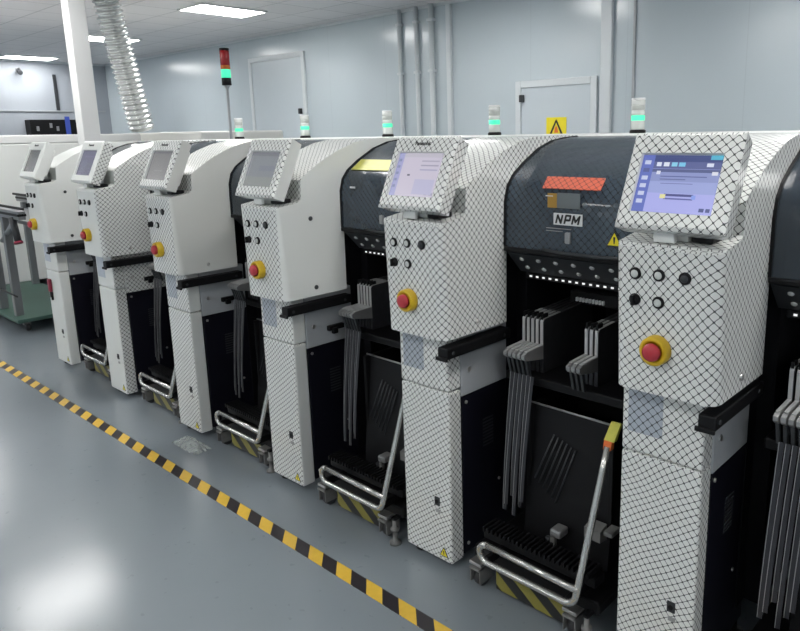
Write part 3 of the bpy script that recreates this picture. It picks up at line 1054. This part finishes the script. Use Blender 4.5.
# dark equipment rack on the far wall
t = thing('equipment_rack', 'black electronics rack with a blue strip on the far end wall', 'rack', (RX0, 3.80, 1.52))
MB().box(0, .30, -.46, .44, .0, .34, 'black plastic', .01).build('housing', t)
MB().box(.301, .315, .17, .26, -.02, .40, 'blue plastic', .003).build('blue_strip', t)
for (yy, zz) in ((-.36, .12), (-.12, .18), (.0, .12)):
    MB().box(.299, .306, yy, yy + .05, zz, zz + .09, 'feeder grey', .003).build('front_module', t)
struct(MB().box(RX0, RX0 + .03, 3.95, 4.01, 2.05, 2.75, 'dark grey casing', .004).build('trim_6'))
struct(MB().box(RX0, RX0 + .02, RY0, 4.9, 2.02, 2.05, 'pale grey enamel', .003).build('trim_7'))

# conveyor bench at the left end of the line
t = thing('conveyor_bench', 'aluminium conveyor bench with a green mat shelf at the left edge of the photo', 'conveyor', (-5.75, .42, 0))
for yy, nm in ((-.33, 'front_rail'), (.22, 'rear_rail')):
    b = MB().box(-1.05, .86, yy, yy + .05, .90, .965, 'aluminium profile', .004)
    b.box(-1.05, .86, yy - .004, yy + .054, .925, .943, 'black plastic', .001)
    b.build(nm, t)
b = MB()
for i in range(2):
    b.box(-1.05, .78, -.275 + i * .47, -.262 + i * .47, .96, .98, 'black plastic', .002)
b.build('belt', t)
b = MB().box(-1.05, .70, -.20, .16, .83, .86, 'aluminium profile', .004)
b.build('cross_tray', t)
for xx in (-.85, .05, .42):
    for yy in (-.30, .22):
        MB().box(xx - .028, xx + .028, yy - .022, yy + .034, .117, .90, 'aluminium profile', .004).build('leg', t)
b = MB()
b.tube([(.70, -.30, .90), (.30, -.30, .70)], .018, 'aluminium profile', 10)
b.build('diagonal_brace', t)
b = MB().cyl((.72, -.33, .91), (.78, -.33, .74), .024, 'dark grey casing', seg=14)
b.cyl((.78, -.33, .74), (.785, -.33, .725), .030, 'maroon plastic', seg=14)
b.build('motor', t)
b = MB().box(-1.05, .60, -.36, .27, .09, .118, 'green mat', .004)
b.build('shelf', t, label='shelf with green mat')
MB().tube([(-1.0, -.34, .34), (.6, -.34, .30)], .006, 'dark grey casing', 8).build('cable', t)
for xx in (-.85, .50):
    for yy in (-.28, .26):
        c = MB().box(xx - .02, xx + .02, yy - .02, yy + .03, .05, .091, 'wheel grey', .003)
        co = c.build('castor', t)
        MB().lathe([(0, -.012), (.030, -.012), (.034, 0), (.030, .012), (0, .012)], (xx, yy + .01, .034), (0, 1, 0), 'wheel rubber', 18).build('wheel', co)
# red tag hanging on the leftmost column
t = thing('red_tag', 'red tag with black clips hanging on the column of the leftmost machine', 'tag', (-PITCH * 5 + .062, -.001, .50))
MB().box(-.018, .018, -.018, 0, 0, .085, 'maroon plastic', .006).build('body', t)
b = MB().box(-.012, -.002, -.012, 0, -.04, .0, 'black plastic', .002)
b.box(.004, .014, -.012, 0, -.055, .0, 'black plastic', .002)
b.build('clips', t)

# hazard tape on the floor
b = MB()
b.box(-9.5, 2.2, -.273, -.219, 0, .0012, 'floor tape stripes')
o = b.build('floor_tape')
o.rotation_euler = (0, 0, .006)
o.location = (0, .016, 0)
tag(o, 'yellow and black striped marking tape along the floor beside the machines', 'floor tape')

# crumpled clear film left at the foot of a column
b = MB()
bmesh.ops.create_grid(b.bm, x_segments=18, y_segments=10, size=.5)
for v in b.bm.verts:
    x, yv = v.co.x, v.co.y
    v.co = Vector((x * .22, yv * .09, .006 + .03 * max(0, 1 - (2 * x) ** 2) * max(0, 1 - (2 * yv) ** 2) + random.uniform(-.004, .009)))
    v.co.z = max(v.co.z, .001)
b.mi('clear wrap')
o = b.build('plastic_film')
o.location = (-2.25, -.075, 0)
tag(o, 'crumpled scrap of clear wrapping film on the floor at the foot of a column', 'film')

# ------------------------------------------------------------------ camera, world, view
yaw, pit, rol = -0.727945334, -0.205006248, -0.0185692769
fw = Vector((math.sin(yaw) * math.cos(pit), math.cos(yaw) * math.cos(pit), math.sin(pit)))
r = fw.cross(Vector((0, 0, 1))).normalized()
u = r.cross(fw)
c_, s_ = math.cos(rol), math.sin(rol)
right = r * c_ + u * s_
up = u * c_ - r * s_
cam = D.cameras.new('camera')
co = D.objects.new('camera', cam)
COL.objects.link(co)
co.matrix_world = Matrix(((right.x, up.x, -fw.x, .830875655), (right.y, up.y, -fw.y, -1.54796391), (right.z, up.z, -fw.z, 1.46194590), (0, 0, 0, 1)))
cam.sensor_width = 36
cam.lens = 700.383701 / 800 * 36
cam.shift_x = (400 - 462.047901) / 800
cam.shift_y = (278.094391 - 315.5) / 800
cam.clip_start = .05
SC.camera = co
w = D.worlds.new('world')
w.use_nodes = True
w.node_tree.nodes['Background'].inputs[0].default_value = (.55, .6, .65, 1)
w.node_tree.nodes['Background'].inputs[1].default_value = .2
SC.world = w
SC.view_settings.view_transform = 'Standard'
SC.view_settings.look = 'None'
SC.view_settings.gamma = 1
SC.view_settings.use_curve_mapping = False
SC.view_settings.exposure = 1.22
